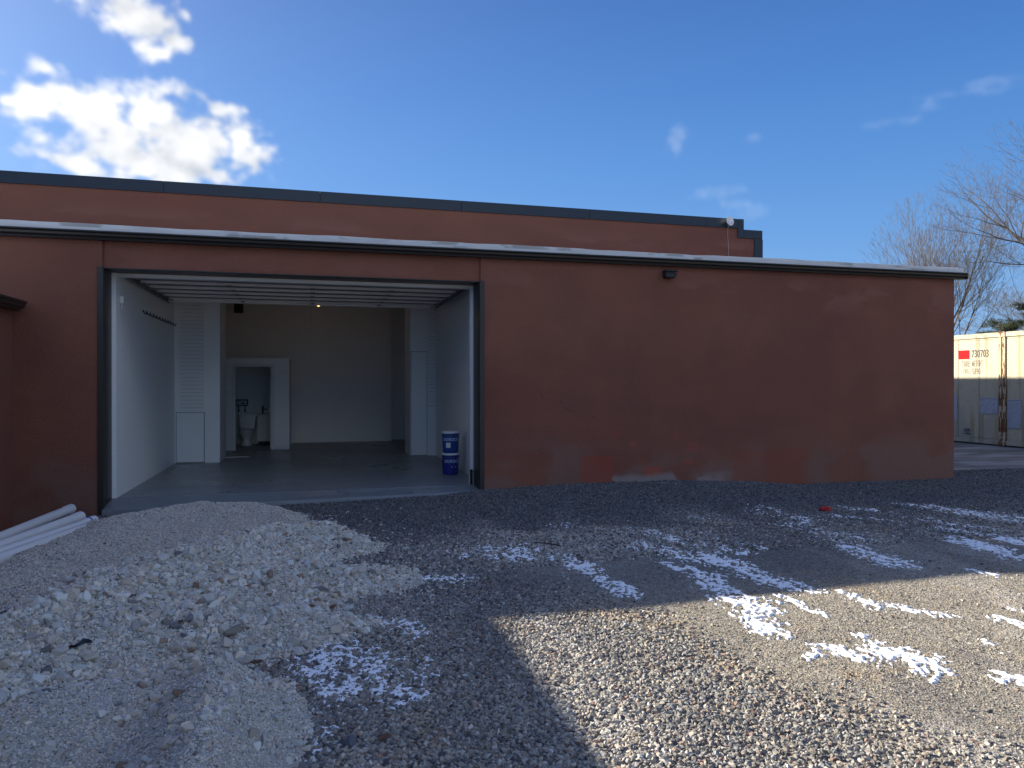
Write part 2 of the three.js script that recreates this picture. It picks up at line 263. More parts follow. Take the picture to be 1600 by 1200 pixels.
const stuccoMap = fitted(colourTexture(2048, 640, (u, v) => {
  const x = lerp(-5, 12, u), y = lerp(-.6, 4.4, v);
  const big = fbm(x * .45 + 3, y * .8, 4, 90) - .5, mid = fbm(x * 2.1, y * 1.5, 4, 91) - .5, fine = hash(x * 120, y * 120, 92) - .5, trowel = fbm(x * 1.2 + 9, y * 7, 3, 97) - .5;
  const g = 1 + .34 * big + .26 * mid + .12 * fine + .08 * trowel;
  let c = [STUCCO[0] * g, STUCCO[1] * g * (1 + .15 * big), STUCCO[2] * g * (1 - .1 * mid)];
  c = mix3(c, [.30, .13, .095], .38 * smooth(.52, .68, fbm(x * 1.4 + 21, y * 3.2, 5, 93)) * box01(y, 2.75, 3.2, .2));         // chalky bloom under the eaves
  c = mix3(c, [.20, .125, .10], .55 * smooth(.44, .62, fbm(x * 1.6, y * 2.4, 4, 94)) * smooth(.75, .25, y + .5 * (fbm(x * 1.1, 3, 3, 95) - .5)));   // splashed dirt low on the wall
  for (const [x0, x1, y0, y1, pc, k] of PATCHES) { const n = .10 * (fbm(x * 6, y * 6, 3, 96) - .5); const m = box01(x + n, x0, x1, .025) * box01(y + n, y0, y1, .025); if (m > 0) c = mix3(c, pc, m * k); }
  c = mix3(c, [.30, .27, .26], .65 * smooth(.46, .58, fbm(x * 2.3 + 40, y * 3, 3, 98)) * box01(x, 3.4, 6.4, .25) * smooth(.17, .06, y + .08 * (fbm(x * 5, 1, 2, 99) - .5)));   // cement smears at the foot
  for (const s of SCRATCH) { const dx = s[3] - s[0], dy = s[4] - s[1], t = clamp(((x - s[0]) * dx + (y - s[1]) * dy) / (dx * dx + dy * dy)); if (hypot(x - s[0] - dx * t, y - s[1] - dy * t) < .014) c = mix3(c, [.14, .055, .045], .6); }
  return c;
}), -5, 17, -.6, 5);
const stucco = mat([1, 1, 1], .92, { map: stuccoMap, bumpMap: stuccoBump, bumpScale: .006 });
const upperMap = stuccoMap.clone(); upperMap.repeat.set(1 / 34, 1 / 5); upperMap.offset.set(.45, -(.6 + 2.2) / 5 + .32); upperMap.needsUpdate = true;
const stuccoPlain = mat(STUCCO, .92, { bumpMap: stuccoBump, bumpScale: .006 });
const brown = mat([.030, .026, .024], .42, { metalness: .1 });
const navy = mat([.020, .030, .042], .38, { metalness: .2 });
const white = mat([.86, .86, .84], .55, { bumpMap: plasterBump, bumpScale: .006 });
const whiteMetal = mat([.72, .73, .73], .45);
const concrete = mat([.30, .31, .31], .8, { bumpMap: plasterBump, bumpScale: .006 });

const hall = thing('warehouse', 'red stucco warehouse with open loading door and dark roof coping', 'warehouse', [0, 0, 0]);
const LX = -2.565, OX = 2.385, HEAD = 3.02;                             // door opening
part('front_wall', span(WX - 5, LX, -.6, 3.47, -10.85, ZF), stucco, hall);
part('front_wall', span(OX, RX, -.6, 3.47, -10.85, ZF), stucco, hall);
part('lintel', span(LX, OX, HEAD, 3.468, -10.83, ZF - .03), stucco, hall);
part('side_wall', span(RX - .35, RX, -.6, 3.47, -16.18, -10.85), stuccoPlain, hall);
part('side_wall', span(RX - .35, RX - .002, -.6, 5.3, -26, -16.5), stuccoPlain, hall);
part('rear_wall', span(-12, RX - .36, -.6, 5.3, -26, -25.7), stuccoPlain, hall);
part('side_parapet', span(RX - .35, RX - .004, 5.301, 5.60, -26, -18.2), stuccoPlain, hall);
part('main_roof', span(-12, RX - .36, 5.05, 5.18, -25.7, -16.5), concrete, hall);
part('wing_roof', span(WX - 5, RX + .02, 3.475, 3.52, -16.17, -10.42), whiteMetal, hall);
// upper wall with its stepped end
{
  const s = new THREE.Shape([[-12, 3.3], [RX - .02, 3.3], [RX - .02, 5.3], [10.36, 5.3], [10.36, 5.55], [-12, 5.55]].map((p) => new THREE.Vector2(...p)));
  part('upper_wall', metreUV(new THREE.ExtrudeGeometry(s, { depth: .3, bevelEnabled: false }).translate(0, 0, -16.48)), mat([1, 1, 1], .92, { map: upperMap, bumpMap: stuccoBump, bumpScale: .006 }), hall);
  const z0 = -16.52, z1 = -16.15, cop = [];
  for (let x = -12; x < 10.2; x += 3.05) { const b = min(x + 3.046, 10.235); cop.push([x, b, 5.365, 5.60]); }
  for (const [a, b, c, d] of cop) part('coping', rspan(a, b, c, d, z0, z1, .008), navy, hall);
  part('coping', rspan(10.238, 10.40, 5.135, 5.602, z0, z1 + .003, .008), navy, hall);
  part('coping', rspan(10.403, 10.93, 5.133, 5.345, z0, z1, .008), navy, hall);
  part('corner_flashing', rspan(10.705, 10.945, 3.40, 5.129, z0, z1 - .004, .008), navy, hall);
}
// eaves: dark gutter with a white roof edge above
{
  const prof = (z) => new THREE.Shape(z.map((p) => new THREE.Vector2(...p)));
  const g = new THREE.ExtrudeGeometry(prof([[0, 3.352], [.075, 3.352], [.085, 3.372], [.075, 3.385], [.105, 3.400], [.112, 3.425], [.100, 3.436], [.122, 3.446], [.122, 3.462], [0, 3.462]]), { depth: 11.10 + 8.6, bevelEnabled: false }).rotateY(-PI / 2).translate(11.10, 0, ZF + .002);
  part('gutter', g, brown, hall);
  const N = 200, p = [], idx = [];
  for (let i = 0; i <= N; i++) {
    const x = lerp(-8.5, 11.04, i / N), wob = .022 * (fbm(x * .9, 2, 3, 101) - .5) + .010 * (vnoise(x * 3.1, 5, 102) - .5), b = 3.464 - .012 * (fbm(x * .7, 8, 2, 103) - .3), t = 3.545 + wob;
    p.push(x, b, ZF + .10, x, t - .006, ZF + .104, x, t, ZF + .085, x, t - .004, ZF - .25);
  }
  for (let i = 0; i < N; i++) for (let k = 0; k < 3; k++) { const a = i * 4 + k, b = a + 4; idx.push(a, b, a + 1, b, b + 1, a + 1); }
  const e = new THREE.BufferGeometry(); e.setAttribute('position', new THREE.Float32BufferAttribute(p, 3)); e.setIndex(idx); e.computeVertexNormals();
  const edgeMap = colourTexture(1024, 64, (u, v) => { const x = u * 20, n = fbm(x * 3, v * 3, 4, 104), d = smooth(.60, .72, fbm(x * 2.2, v * 2 + 3, 4, 105)); return mix3([.62 * (.85 + .3 * n), .63 * (.85 + .3 * n), .62 * (.85 + .3 * n)], [.22, .21, .18], d * .6); });
  edgeMap.repeat.set(1 / 20, 2); e.setAttribute('uv', new THREE.Float32BufferAttribute(p.filter((_, i) => i % 3 === 0).flatMap((x, i) => [x, p[i * 3 + 1]]), 2));
  part('roof_edge', e, mat([1, 1, 1], .5, { map: edgeMap }), hall);
  part('gutter_end_cap', rspan(11.102, 11.112, 3.354, 3.46, ZF + .01, ZF + .118, .003), brown, hall);
  part('roof_snow', rspan(10.4, 11.0, 3.522, 3.556, ZF - .9, ZF + .05, .012), mat([.86, .88, .92], .9), hall);
}
// side wing running forward along the left of the yard
part('wing_wall', span(WX - 4.6, WX, -.6, 2.46, ZF + .002, 4), (() => { const m = stucco.clone(); m.map = null; m.color = lin(STUCCO); return m; })(), hall);
part('wing_roof', span(WX - 4.6, WX + .05, 2.462, 2.52, ZF + .002, 4.05), whiteMetal, hall);
{
  const s = new THREE.Shape([[0, 2.435], [.10, 2.435], [.115, 2.46], [.15, 2.475], [.16, 2.51], [.18, 2.525], [.18, 2.55], [0, 2.55]].map((p) => new THREE.Vector2(...p)));
  part('wing_gutter', new THREE.ExtrudeGeometry(s, { depth: 14.4, bevelEnabled: false }).translate(WX + .002, 0, ZF + .06), brown, hall);
}
// door surround: brown trim and linings, white steel frame
{
  const w = .055, zf = ZF + .015;
  part('door_trim', rspan(LX - w, LX + .002, -.14, HEAD + .006, ZF + .002, zf, .004), brown, hall);
  part('door_trim', rspan(OX - .002, OX + w, -.05, HEAD + .006, ZF + .002, zf, .004), brown, hall);
  part('door_lining', span(LX + .001, LX + .012, -.12, HEAD - .013, -10.895, zf), brown, hall);
  part('door_lining', span(OX - .012, OX - .001, -.06, HEAD - .013, -10.895, zf), brown, hall);
  part('door_lining', span(LX + .001, OX - .001, HEAD - .012, HEAD - .001, -10.895, ZF - .02), brown, hall);
  const fr = [[LX + .013, LX + .062, -.01, HEAD - .014], [OX - .062, OX - .013, -.01, HEAD - .014]];
  for (const [a, b, c, d] of fr) part('door_frame', rspan(a, b, c, d, -10.99, -10.87, .004), whiteMetal, hall);
  part('door_frame', rspan(LX + .063, OX - .063, HEAD - .064, HEAD - .014, -10.985, -10.872, .004), whiteMetal, hall);
  part('strike_plate', rspan(LX + .014, LX + .046, 1.56, 1.82, -10.868, -10.855, .002), mat([.35, .36, .37], .4, { metalness: .6 }), hall, 'grey metal plate on the door frame');
  part('bumper_pad', rspan(OX - .07, OX - .03, .005, .235, -10.868, -10.845, .006), mat([.015, .015, .015], .8), hall, 'black rubber pad at the foot of the door frame');
}
// floor and room
const floorMap = colourTexture(1024, 1024, (u, v) => { const n = .5 * tileN(u, v, 6, 110) + .3 * tileN(u, v, 20, 111) + .2 * tileN(u, v, 90, 112), s = smooth(.66, .75, tileN(u, v, 13, 113) * .7 + .3 * tileN(u, v, 47, 114)); return mix3([.235 * (.8 + .4 * n), .265 * (.8 + .4 * n), .285 * (.8 + .4 * n)], [.19, .21, .225], .12 * s); }); floorMap.repeat.set(.2, .2);
const floorRough = greyTexture(512, 512, (u, v) => .22 + .3 * (.6 * tileN(u, v, 9, 115) + .4 * tileN(u, v, 40, 116))); floorRough.repeat.set(.2, .2);
const epoxy = mat([1, 1, 1], 1, { map: floorMap, roughnessMap: floorRough });
part('floor', span(-3.4, 4.2, -.25, 0, -20.4, -10.86), epoxy, hall);
{ // door sill that falls outwards
  const s = new THREE.Shape([[0, -.3], [.50, -.3], [.50, -.085], [.49, -.075], [0, -.003]].map((p) => new THREE.Vector2(...p)));
  const xs = [LX + .0125, OX - .0125], g = new THREE.ExtrudeGeometry(s, { depth: xs[1] - xs[0], bevelEnabled: false }).rotateY(-PI / 2).translate(xs[1], 0, -10.858);
  const q = g.attributes.position; for (let i = 0; i < q.count; i++) { const f = (q.getZ(i) + 10.858) / .5; if (q.getY(i) > -.2) q.setY(i, q.getY(i) + .055 * f * smooth(-1.5, 2.2, q.getX(i))); }
  g.computeVertexNormals(); part('door_sill', metreUV(g), epoxy, hall);
}
part('room_wall', span(-2.66, -2.50, 0, 3.29, -15.2, -10.851), white, hall);
part('room_wall', span(2.55, 2.70, 0, 3.29, -15.42, -10.851), white, hall);
part('room_wall', span(-3.4, -3.2, 0, 4.35, -19.6, -15.21), white, hall);
part('room_wall', span(-3.4, 2.06, 0, 4.35, -19.8, -19.6), white, hall);
part('room_wall', span(2.061, 4.2, 0, 4.35, -20.2, -20.0), white, hall);
part('room_wall', span(4.0, 4.2, 0, 4.35, -19.99, -15.43), white, hall);
part('room_wall', span(-3.2, 4.0, 3.41, 4.35, -16.10, -15.95), white, hall);
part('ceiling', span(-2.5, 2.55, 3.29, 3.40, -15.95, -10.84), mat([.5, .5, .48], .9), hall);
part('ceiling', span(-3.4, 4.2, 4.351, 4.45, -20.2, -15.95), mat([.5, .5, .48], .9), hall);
part('ceiling', span(-3.4, -2.5, 3.29, 3.40, -15.95, -15.205), white, hall);
part('ceiling', span(2.55, 4.2, 3.29, 3.40, -15.95, -15.425), white, hall);
part('room_wall', span(-3.4, -2.661, 0, 3.289, -15.209, -15.05), white, hall);
part('room_wall', span(2.701, 4.2, 0, 3.289, -15.429, -15.28), white, hall);
// painted brick piers
function pier(x0, x1, zf, depth, b0, b1) {
  const g = new THREE.Group(); g.name = 'brick_pier'; hall.add(g);
  part('core', span(x0, x1, .001, 3.288, zf - depth, zf), white, g);
  part('mortar', span(b0, b1 - .001, 1.05, 3.21, zf + .0005, zf + .003), mat([.66, .66, .64], .9), g);
  const list = [], r = rng(Math.round(x0 * 100) + 999);
  for (let y = 1.06, row = 0; y < 3.2; y += .0725, row++) {
    for (let x = b0 - (row % 2) * .105; x < b1; x += .21) { const a = max(x + .002, b0), b = min(x + .208, b1); if (b - a < .03) continue; const d = .007 + .006 * r(); list.push(new THREE.BoxGeometry(b - a, .060, .03).translate((a + b) / 2, y + .036, zf - .015 + d)); }
  }
  const m = part('painted_brickwork', list, white, g); m.userData.kind = 'stuff';
  return g;
}
{
  const L = pier(-2.499, -1.69, -15.2, 1.0, -2.40, -1.98);
  const joint = mat([.30, .31, .31], .9);
  part('panel_joint', span(-2.472, -1.963, .004, .977, -15.2 + .0006, -15.192), joint, L);
  part('access_panel', rspan(-2.46, -1.975, .02, .965, -15.2 + .001, -15.165, .008), white, L);
  const R = pier(2.01, 2.549, -15.42, .9, 2.40, 2.545);
  part('panel_joint', span(2.02, 2.367, .004, 2.192, -15.4195, -15.411), joint, R);
  part('access_panel', rspan(2.03, 2.355, .02, 2.18, -15.419, -15.384, .008), white, R);
}
// washroom box
{
  const g = new THREE.Group(); g.name = 'washroom'; hall.add(g); const z = -17.75, T = 2.10;
  part('wall', span(-3.199, -1.643, .001, T, z - .1, z), white, g);
  part('wall', span(-.87, -.476, .001, T, z - .1, z), white, g);
  part('wall', span(-1.643, -.87, 1.90, T, z - .1, z), white, g);
  part('wall', span(-.576, -.477, .001, T, -19.599, z - .101), white, g);
  part('roof', span(-3.199, -.477, T - .08, T - .003, -19.599, z - .101), white, g);
  for (const [a, b, c, d] of [[-1.713, -1.643, .002, 1.97], [-.87, -.80, .002, 1.97], [-1.642, -.871, 1.90, 1.97]]) part('door_casing', rspan(a, b, c, d, z + .001, z + .018, .004), whiteMetal, g);
  const dr = part('door', rspan(-.905, -.868, .01, 1.89, z - .86, z - .105, .003), whiteMetal, g);
  for (const y of [.25, .95, 1.68]) part('hinge', rspan(-.912, -.9055, y, y + .09, z - .13, z - .106, .001), mat([.05, .05, .05], .5), dr);
  part('baseboard', span(-.796, -.478, .002, .09, z + .001, z + .012), whiteMetal, g);
}
// raised sectional door under the ceiling
{
  const od = new THREE.Group(); od.name = 'overhead_door'; hall.add(od);
  const steel = mat([.82, .82, .80], .32), dull = mat([.20, .21, .22], .5, { metalness: .2 });
  const x0 = -2.40, x1 = 2.30, y = 3.03, n = 5, L = .56;
  for (let k = 0; k < n; k++) {
    const za = -11.20 - k * L, zb = za - L + .006;
    const s = part('door_section', rspan(x0, x1, y, y + .045, zb, za, .004), dull, od);
    part('strut', [rspan(x0 + .03, x1 - .03, y - .042, y - .002, zb + .01, zb + .06, .008)], steel, s);
    for (const hx of [x0 + .02, -1.2, 0, 1.2, x1 - .09]) part('hinge', rspan(hx, hx + .07, y - .055, y - .0425, zb + .005, zb + .09, .003), dull, s);
  }
  const bb = part('bottom_bar', rspan(x0, x1, y - .07, y + .05, -14.06, -14.011, .006), steel, od);
  bb.userData.label = 'bottom rail of the raised door';
  for (const x of [-2.455, 2.355]) { part('track', [rspan(x - .02, x + .02, 2.98, 3.04, -14.4, -11.25, .004), rspan(x - .012, x + .012, 3.04, 3.285, -14.3, -14.27, .003), rspan(x - .012, x + .012, 3.04, 3.285, -12.4, -12.37, .003)], dull, od); }
  part('pull_rope', tube([[0.02, 2.99, -14.035], [.02, 2.5, -14.04], [.022, 1.86, -14.036]], .004, 12, 6), mat([.55, .55, .5], .9), od);
}

// ---------------------------------------------------------------- things in and on the warehouse
const black = mat([.014, .014, .016], .6), chrome = mat([.5, .5, .5], .25, { metalness: .9 }), china = mat([.72, .71, .68], .18);
{ // wall light under the eaves
  const t = thing('wall_light', 'small black wall light under the eaves of the red wall', 'wall light', [5.37, 3.165, ZF]);
  part('housing', rspan(-.085, .085, 0, .115, .014, .13, .012), black, t);
  part('back_plate', rspan(-.06, .06, .012, .10, .001, .0135, .004), black, t);
  part('hood', rspan(-.09, .105, .09, .118, .0145, .16, .008), black, t);
  part('sensor', new THREE.SphereGeometry(.022, 14, 10).translate(.097, .055, .10), black, t);
}
{ // satellite dish on the upper wall
  const t = thing('satellite_dish', 'round white dish fixed to the dark coping of the upper wall', 'dish', [9.93, 5.50, -16.15]);
  const d = part('reflector', lathe([[0, 0], [.05, .004], [.085, .014], [.113, .028], [.116, .031], [.112, .033], [.083, .019], [.05, .009], [0, .005]], 32).rotateX(PI / 2).rotateY(.2).rotateX(-.12).translate(0, 0, .10), mat([.72, .72, .72], .5), t);
  part('bracket', [rod([0, -.01, .0], [0, 0, .10], .014), rod([0, -.06, .004], [0, -.0, .07], .008)], mat([.3, .3, .3], .5, { metalness: .5 }), t);
  part('feed_arm', [rod([0, -.10, .12], [0, -.02, .22], .005), new THREE.SphereGeometry(.014, 10, 8).translate(0, -.015, .225)], mat([.6, .6, .6], .5), t);
  part('cable', tube([[.01, -.08, .06], [.02, -.17, .0], [.035, -.4, -.022], [.05, -.62, -.02], [.06, -.9, -.022], [.065, -1.96, -.022]], .006, 30, 6), mat([.42, .38, .37], .8), t);
}
{ // coat hooks on the left wall
  const t = thing('hook_rail', 'row of dark coat hooks high on the white side wall', 'hook rail', [-2.5, 2.6, -13.69]);
  part('rail', rspan(.001, .012, .02, .05, -1.30, 1.30, .003), mat([.8, .8, .78], .7), t);
  for (let k = 0; k < 11; k++) { const z = 1.26 - k * .252; part('hook', [tube([[.014, .06, z], [.03, .02, z], [.05, .0, z], [.066, .02, z], [.066, .045, z]], .0085, 14, 6)], black, t); }
}
{ const t = thing('door_sensor_box', 'small white box on the white side wall just inside the door', 'box', [-2.5, 2.60, -11.08]); part('case', rspan(.001, .05, .02, .12, -.045, .045, .008), mat([.75, .74, .70], .5), t); part('conduit', rod([.02, .02, 0], [.02, -.06, 0], .01), mat([.6, .6, .6], .5), t); }
{ // lamp with a bare bulb
  const t = thing('bulb_lamp', 'bare glowing bulb on a dark arm under the ceiling', 'lamp', [.12, 3.28, -17.0]);
  part('arm', [rod([-.42, .02, 0], [-.03, .0, 0], .016), rod([-.40, .02, 0], [-.40, 1.069, 0], .012)], black, t);
  part('socket', rod([-.04, 0, 0], [.015, 0, 0], .024), black, t);
  part('bulb', new THREE.SphereGeometry(.042, 20, 14).translate(.05, 0, 0), new THREE.MeshStandardMaterial({ color: lin([.9, .8, .6]), emissive: lin([1, .55, .22]), emissiveIntensity: 1.6, roughness: .3 }), t);
  const l = new THREE.PointLight(new THREE.Color().setRGB(1, .68, .38), .05); l.name = 'bulb_light'; l.position.set(.05, -.0, .0); l.shadow.radius = 2; l.castShadow = true; t.add(l);
}
{ // black loudspeaker near the ceiling
  const t = thing('loudspeaker', 'black box loudspeaker hung above the washroom', 'loudspeaker', [-1.64, 3.19, -18.5]);
  part('cabinet', rspan(-.10, .10, 0, .30, -.09, .09, .015), black, t); part('grille', rspan(-.085, .085, .015, .285, .0905, .098, .004), mat([.03, .03, .032], .9), t); part('bracket', [rod([0, .30, 0], [0, 1.16, 0], .012)], black, t);
}
{ // pails
  const font = await new FontLoader().loadAsync('fonts/droid/droid_sans_bold.typeface.json');
  const wrap = (text, size, r, y, turn, squash = 1) => {             // letters bent round the pail
    const g = new TextGeometry(text, { font, size, depth: .0015, curveSegments: 3 }); g.computeBoundingBox(); const c = (g.boundingBox.max.x + g.boundingBox.min.x) / 2, p = g.attributes.position;
    for (let i = 0; i < p.count; i++) { const a = (p.getX(i) - c) * squash / r + turn, rr = r + p.getZ(i); p.setXYZ(i, sin(a) * rr, p.getY(i) + y, cos(a) * rr); }
    g.computeVertexNormals(); return g;
  };
  const print = mat([.42, .56, .78], .5), blue = (c) => mat(c, .38);
  function pail(name, label, y, col, turn, low) {
    const t = thing(name, label, 'pail', [2.27, y, -12.22]);
    const H = .368;
    part('bucket', lathe([[0, .003], [.126, .003], [.131, .010], [.1415, .285], [.1415, .30], [.149, .302], [.149, .315], [.1425, .317], [.1435, .345], [.138, .346], [.12, .02], [0, .012]], 48), blue(col), t);
    part('lid', lathe([[0, .352], [.118, .352], [.124, .360], [.136, .362], [.1475, .358], [.150, .345], [.150, .330], [.1455, .330]], 48), mat([.72, .74, .76], .4), t);
    part('lettering', wrap('DUROCK', .052, .1405, .205, turn, .95), print, t);
    if (low) part('label_stripe', wrap('—', .05, .1385, .115, turn + .18, 1.3), mat([.8, .82, .84], .5), t);
    else { const g = new THREE.CylinderGeometry(.1425, .1405, .085, 12, 1, true, turn - .62, .56).translate(0, .135, 0); part('sticker', g, mat([.66, .70, .70], .6, { side: THREE.DoubleSide }), t); }
    part('handle', new THREE.TorusGeometry(.152, .003, 6, 30, PI).rotateX(PI / 2).rotateY(turn + .1).rotateX(.0).translate(0, .29, 0), chrome, t);
    return t;
  }
  pail('paint_pail', 'dark blue pail with white lettering, standing on the floor under another', 0.001, [.008, .018, .20], .05, true);
  pail('paint_pail', 'blue pail with white lid and square sticker, on top of another pail', .363, [.006, .045, .23], -.12, false);

  // ------------------------------------------------------------ shipping container by the drive
  const c = thing('shipping_container', 'weathered cream shipping container with rusty post and number 730703', 'container', [17.8, -.15, 0]);
  const z0 = -21.6, z1 = -5.4, Ht = 3.03, Wd = 2.5;
  const creamMap = colourTexture(1024, 512, (u, v) => {
    const z = u * 16.2, y = v * 3, run = fbm(z * 9, y * .35, 4, 120), dirt = smooth(.46, .64, run) * .75, spots = smooth(.68, .76, fbm(z * 14, y * 12, 3, 121)) * .25, low = smooth(.42, .6, fbm(z * 3.2, y * 1.3, 4, 122)) * box01(y, -.1, .9, .3) * .4;
    let cc = mix3([.47, .43, .31], [.32, .25, .12], dirt); cc = mix3(cc, [.30, .18, .07], spots); return mix3(cc, [.30, .30, .27], low);
  }); creamMap.repeat.set(1 / 16.2, 1 / 3);
  const cream = mat([1, 1, 1], .6, { map: creamMap });
  const rustMap = colourTexture(256, 512, (u, v) => { const n = fbm(u * 6, v * 18, 5, 123), k = smooth(.42, .55, n + .25 * (.5 - v)); return mix3([.52, .44, .30], mix3([.22, .09, .03], [.07, .03, .015], smooth(.5, .7, fbm(u * 20, v * 40, 3, 124))), k); }); rustMap.repeat.set(4, 1 / 3);
  const rust = mat([1, 1, 1], .85, { map: rustMap });
  part('core', span(.03, Wd, .12, Ht - .05, z0 + .02, z1 - .02), mat([.45, .42, .34], .7), c);
  part('roof', span(.0, Wd + .02, Ht - .049, Ht, z0, z1), mat([.55, .52, .45], .6), c);
  const seams = [-16.88]; for (let z = -16.88 - 1.22; z > z0 + .4; z -= 1.22) seams.unshift(z); seams.unshift(z0 + .02);
  const strips = []; for (let i = 0; i < seams.length - 1; i++) strips.push([seams[i], seams[i + 1]]);
  strips.push([-16.88, -16.195], [-16.195, -15.59]); for (let z = -15.36; z < z1 - .3; z += 1.22) strips.push([z, min(z + 1.22, z1 - .02)]);
  for (const [a, b] of strips) part('side_panel', rspan(.0, .029, .14, Ht - .13, a + .006, b - .006, .004), cream, c);
  part('top_rail', rspan(-.03, .04, Ht - .125, Ht + .004, z0, z1, .01), cream, c);
  part('bottom_rail', rspan(-.02, .05, .02, .135, z0, z1, .008), cream, c);
  for (const z of [-15.475, -15.475 + 8.2, z0 + .1, z1 - .1]) { const p = part('corner_post', [rspan(-.035, .06, .0, Ht + .002, z - .095, z - .02, .008), rspan(-.035, .06, .0, Ht + .002, z + .03, z + .095, .008), span(-.012, .05, .0, Ht, z - .019, z + .029)], rust, c, 'rust-streaked steel post'); part('casting', rspan(-.05, .10, Ht - .13, Ht + .012, z - .10, z + .10, .012), rust, p); part('casting', rspan(-.05, .10, .0, .12, z - .10, z + .10, .012), rust, p); }
  const blueSteel = mat([.36, .40, .47], .4, { metalness: .25, bumpMap: plasterBump, bumpScale: .02 });
  part('repair_plate', rspan(-.012, -.001, .826, 1.276, -16.19, -15.60, .003), blueSteel, c, 'pale grey riveted patch');
  part('repair_plate', rspan(-.012, -.001, .47, 1.242, -15.34, -14.93, .003), blueSteel, c, 'blue grey riveted patch');
  part('repair_plate', rspan(-.012, -.001, .588, 1.369, -17.5, -16.89, .003), blueSteel, c, 'blue grey riveted patch');
  const rv = [], rg = new THREE.BoxGeometry(.010, .012, .012);
  const rivets = (n, a, b) => { for (let i = 0; i <= n; i++) rv.push(rg.clone().translate(-.004 + lerp(a[0], b[0], i / n), lerp(a[1], b[1], i / n), lerp(a[2], b[2], i / n))); };
  for (const z of [-16.86, -16.21, -15.61, -15.33, -14.92]) rivets(34, [0, .2, z], [0, Ht - .18, z]);
  rivets(70, [0, Ht - .17, -17.6], [0, Ht - .17, -14.0]); rivets(70, [0, .18, -17.6], [0, .18, -14.0]);
  for (const [a, b, y0, y1] of [[-16.17, -15.62, .85, 1.25], [-15.33, -14.95, .49, 1.22]]) { rivets(12, [-.01, y0, a], [-.01, y0, b]); rivets(12, [-.01, y1, a], [-.01, y1, b]); rivets(10, [-.01, y0, a], [-.01, y1, a]); rivets(10, [-.01, y0, b], [-.01, y1, b]); }
  part('rivets', rv, mat([.26, .23, .17], .7), c).userData.kind = 'stuff';
  // lettering on the side that faces the yard (reads towards +z)
  const side = (text, h, w, z, y, m, f = font) => { const g = new TextGeometry(text, { font: f, size: h * 1.0, depth: .002, curveSegments: 4 }); g.computeBoundingBox(); const b = g.boundingBox; g.translate(-b.min.x, -b.min.y, 0).scale(w / (b.max.x - b.min.x), h / (b.max.y - b.min.y), 1).rotateY(-PI / 2).translate(-.0015, y + .15, z); return part('lettering', g, m, c); };
  const ink = mat([.06, .06, .055], .7), faint = mat([.13, .125, .11], .7), mono = await new FontLoader().loadAsync('fonts/droid/droid_sans_mono_regular.typeface.json');
  side('730703', .205, .54, -16.438, 2.235, ink); side('TARE', .165, .26, -16.75, 1.98, faint, mono); side('WEIGHT', .165, .34, -16.42, 1.985, faint, mono); side('(KG)', .15, .22, -16.70, 1.765, faint, mono); side('5890', .165, .255, -16.41, 1.765, ink, mono);
  part('red_mark', rspan(-.004, -.0005, 2.345, 2.593, -16.865, -16.50, .001), mat([.42, .006, .008], 1), c);
  const em = new THREE.Group(); em.name = 'emblem'; em.position.set(-.004, .345, -16.575); em.rotation.y = -PI / 2; c.add(em);
  const blueInk = mat([.012, .022, .10], .5);
  part('ring', new THREE.TorusGeometry(.10, .011, 5, 36).scale(1.0, .56, .2), blueInk, em);
  part('letter', [new THREE.BoxGeometry(.022, .09, .004).rotateZ(-.32).translate(-.036, 0, 0), new THREE.BoxGeometry(.022, .09, .004).rotateZ(-.32).translate(.036, 0, 0), new THREE.BoxGeometry(.085, .018, .004).rotateZ(.28)], blueInk, em);
  { const g = new TextGeometry('HYUNDAI', { font, size: .04, depth: .002, curveSegments: 3 }); g.computeBoundingBox(); const b = g.boundingBox; g.translate(-(b.max.x + b.min.x) / 2, -.115, 0).scale(1.05, 1, 1); part('lettering', g, blueInk, em); }
}
{ // toilet
  const t = thing('toilet', 'white toilet with tank in the washroom', 'toilet', [-1.50, 0.002, -19.12]);
  const bowl = lathe([[0, 0], [.13, 0], [.135, .02], [.115, .06], [.105, .14], [.115, .22], [.155, .29], [.185, .345], [.190, .375], [.165, .38], [.14, .33], [.06, .25], [0, .24]], 36).scale(.98, 1, 1.28).translate(0, 0, .20);
  part('bowl', bowl, china, t);
  part('seat', lathe([[.11, .383], [.185, .383], [.192, .392], [.185, .402], [.11, .402]], 36).scale(.98, 1, 1.28).translate(0, 0, .20), china, t);
  part('tank', (() => { const g = new RoundedBoxGeometry(.42, .36, .17, 4, .03).translate(0, .57, -.12), p = g.attributes.position; for (let i = 0; i < p.count; i++) p.setX(i, p.getX(i) * lerp(.82, 1, (p.getY(i) - .39) / .36)); g.computeVertexNormals(); return g; })(), china, t);
  part('tank_lid', new RoundedBoxGeometry(.45, .035, .19, 3, .014).translate(0, .768, -.12), china, t);
  part('flush_lever', [rod([-.17, .70, -.03], [-.17, .70, -.012], .012), rod([-.17, .70, -.014], [-.10, .69, -.014], .006)], chrome, t);
  part('pedestal', rspan(-.09, .09, .001, .375, -.2, .10, .03), china, t);
}
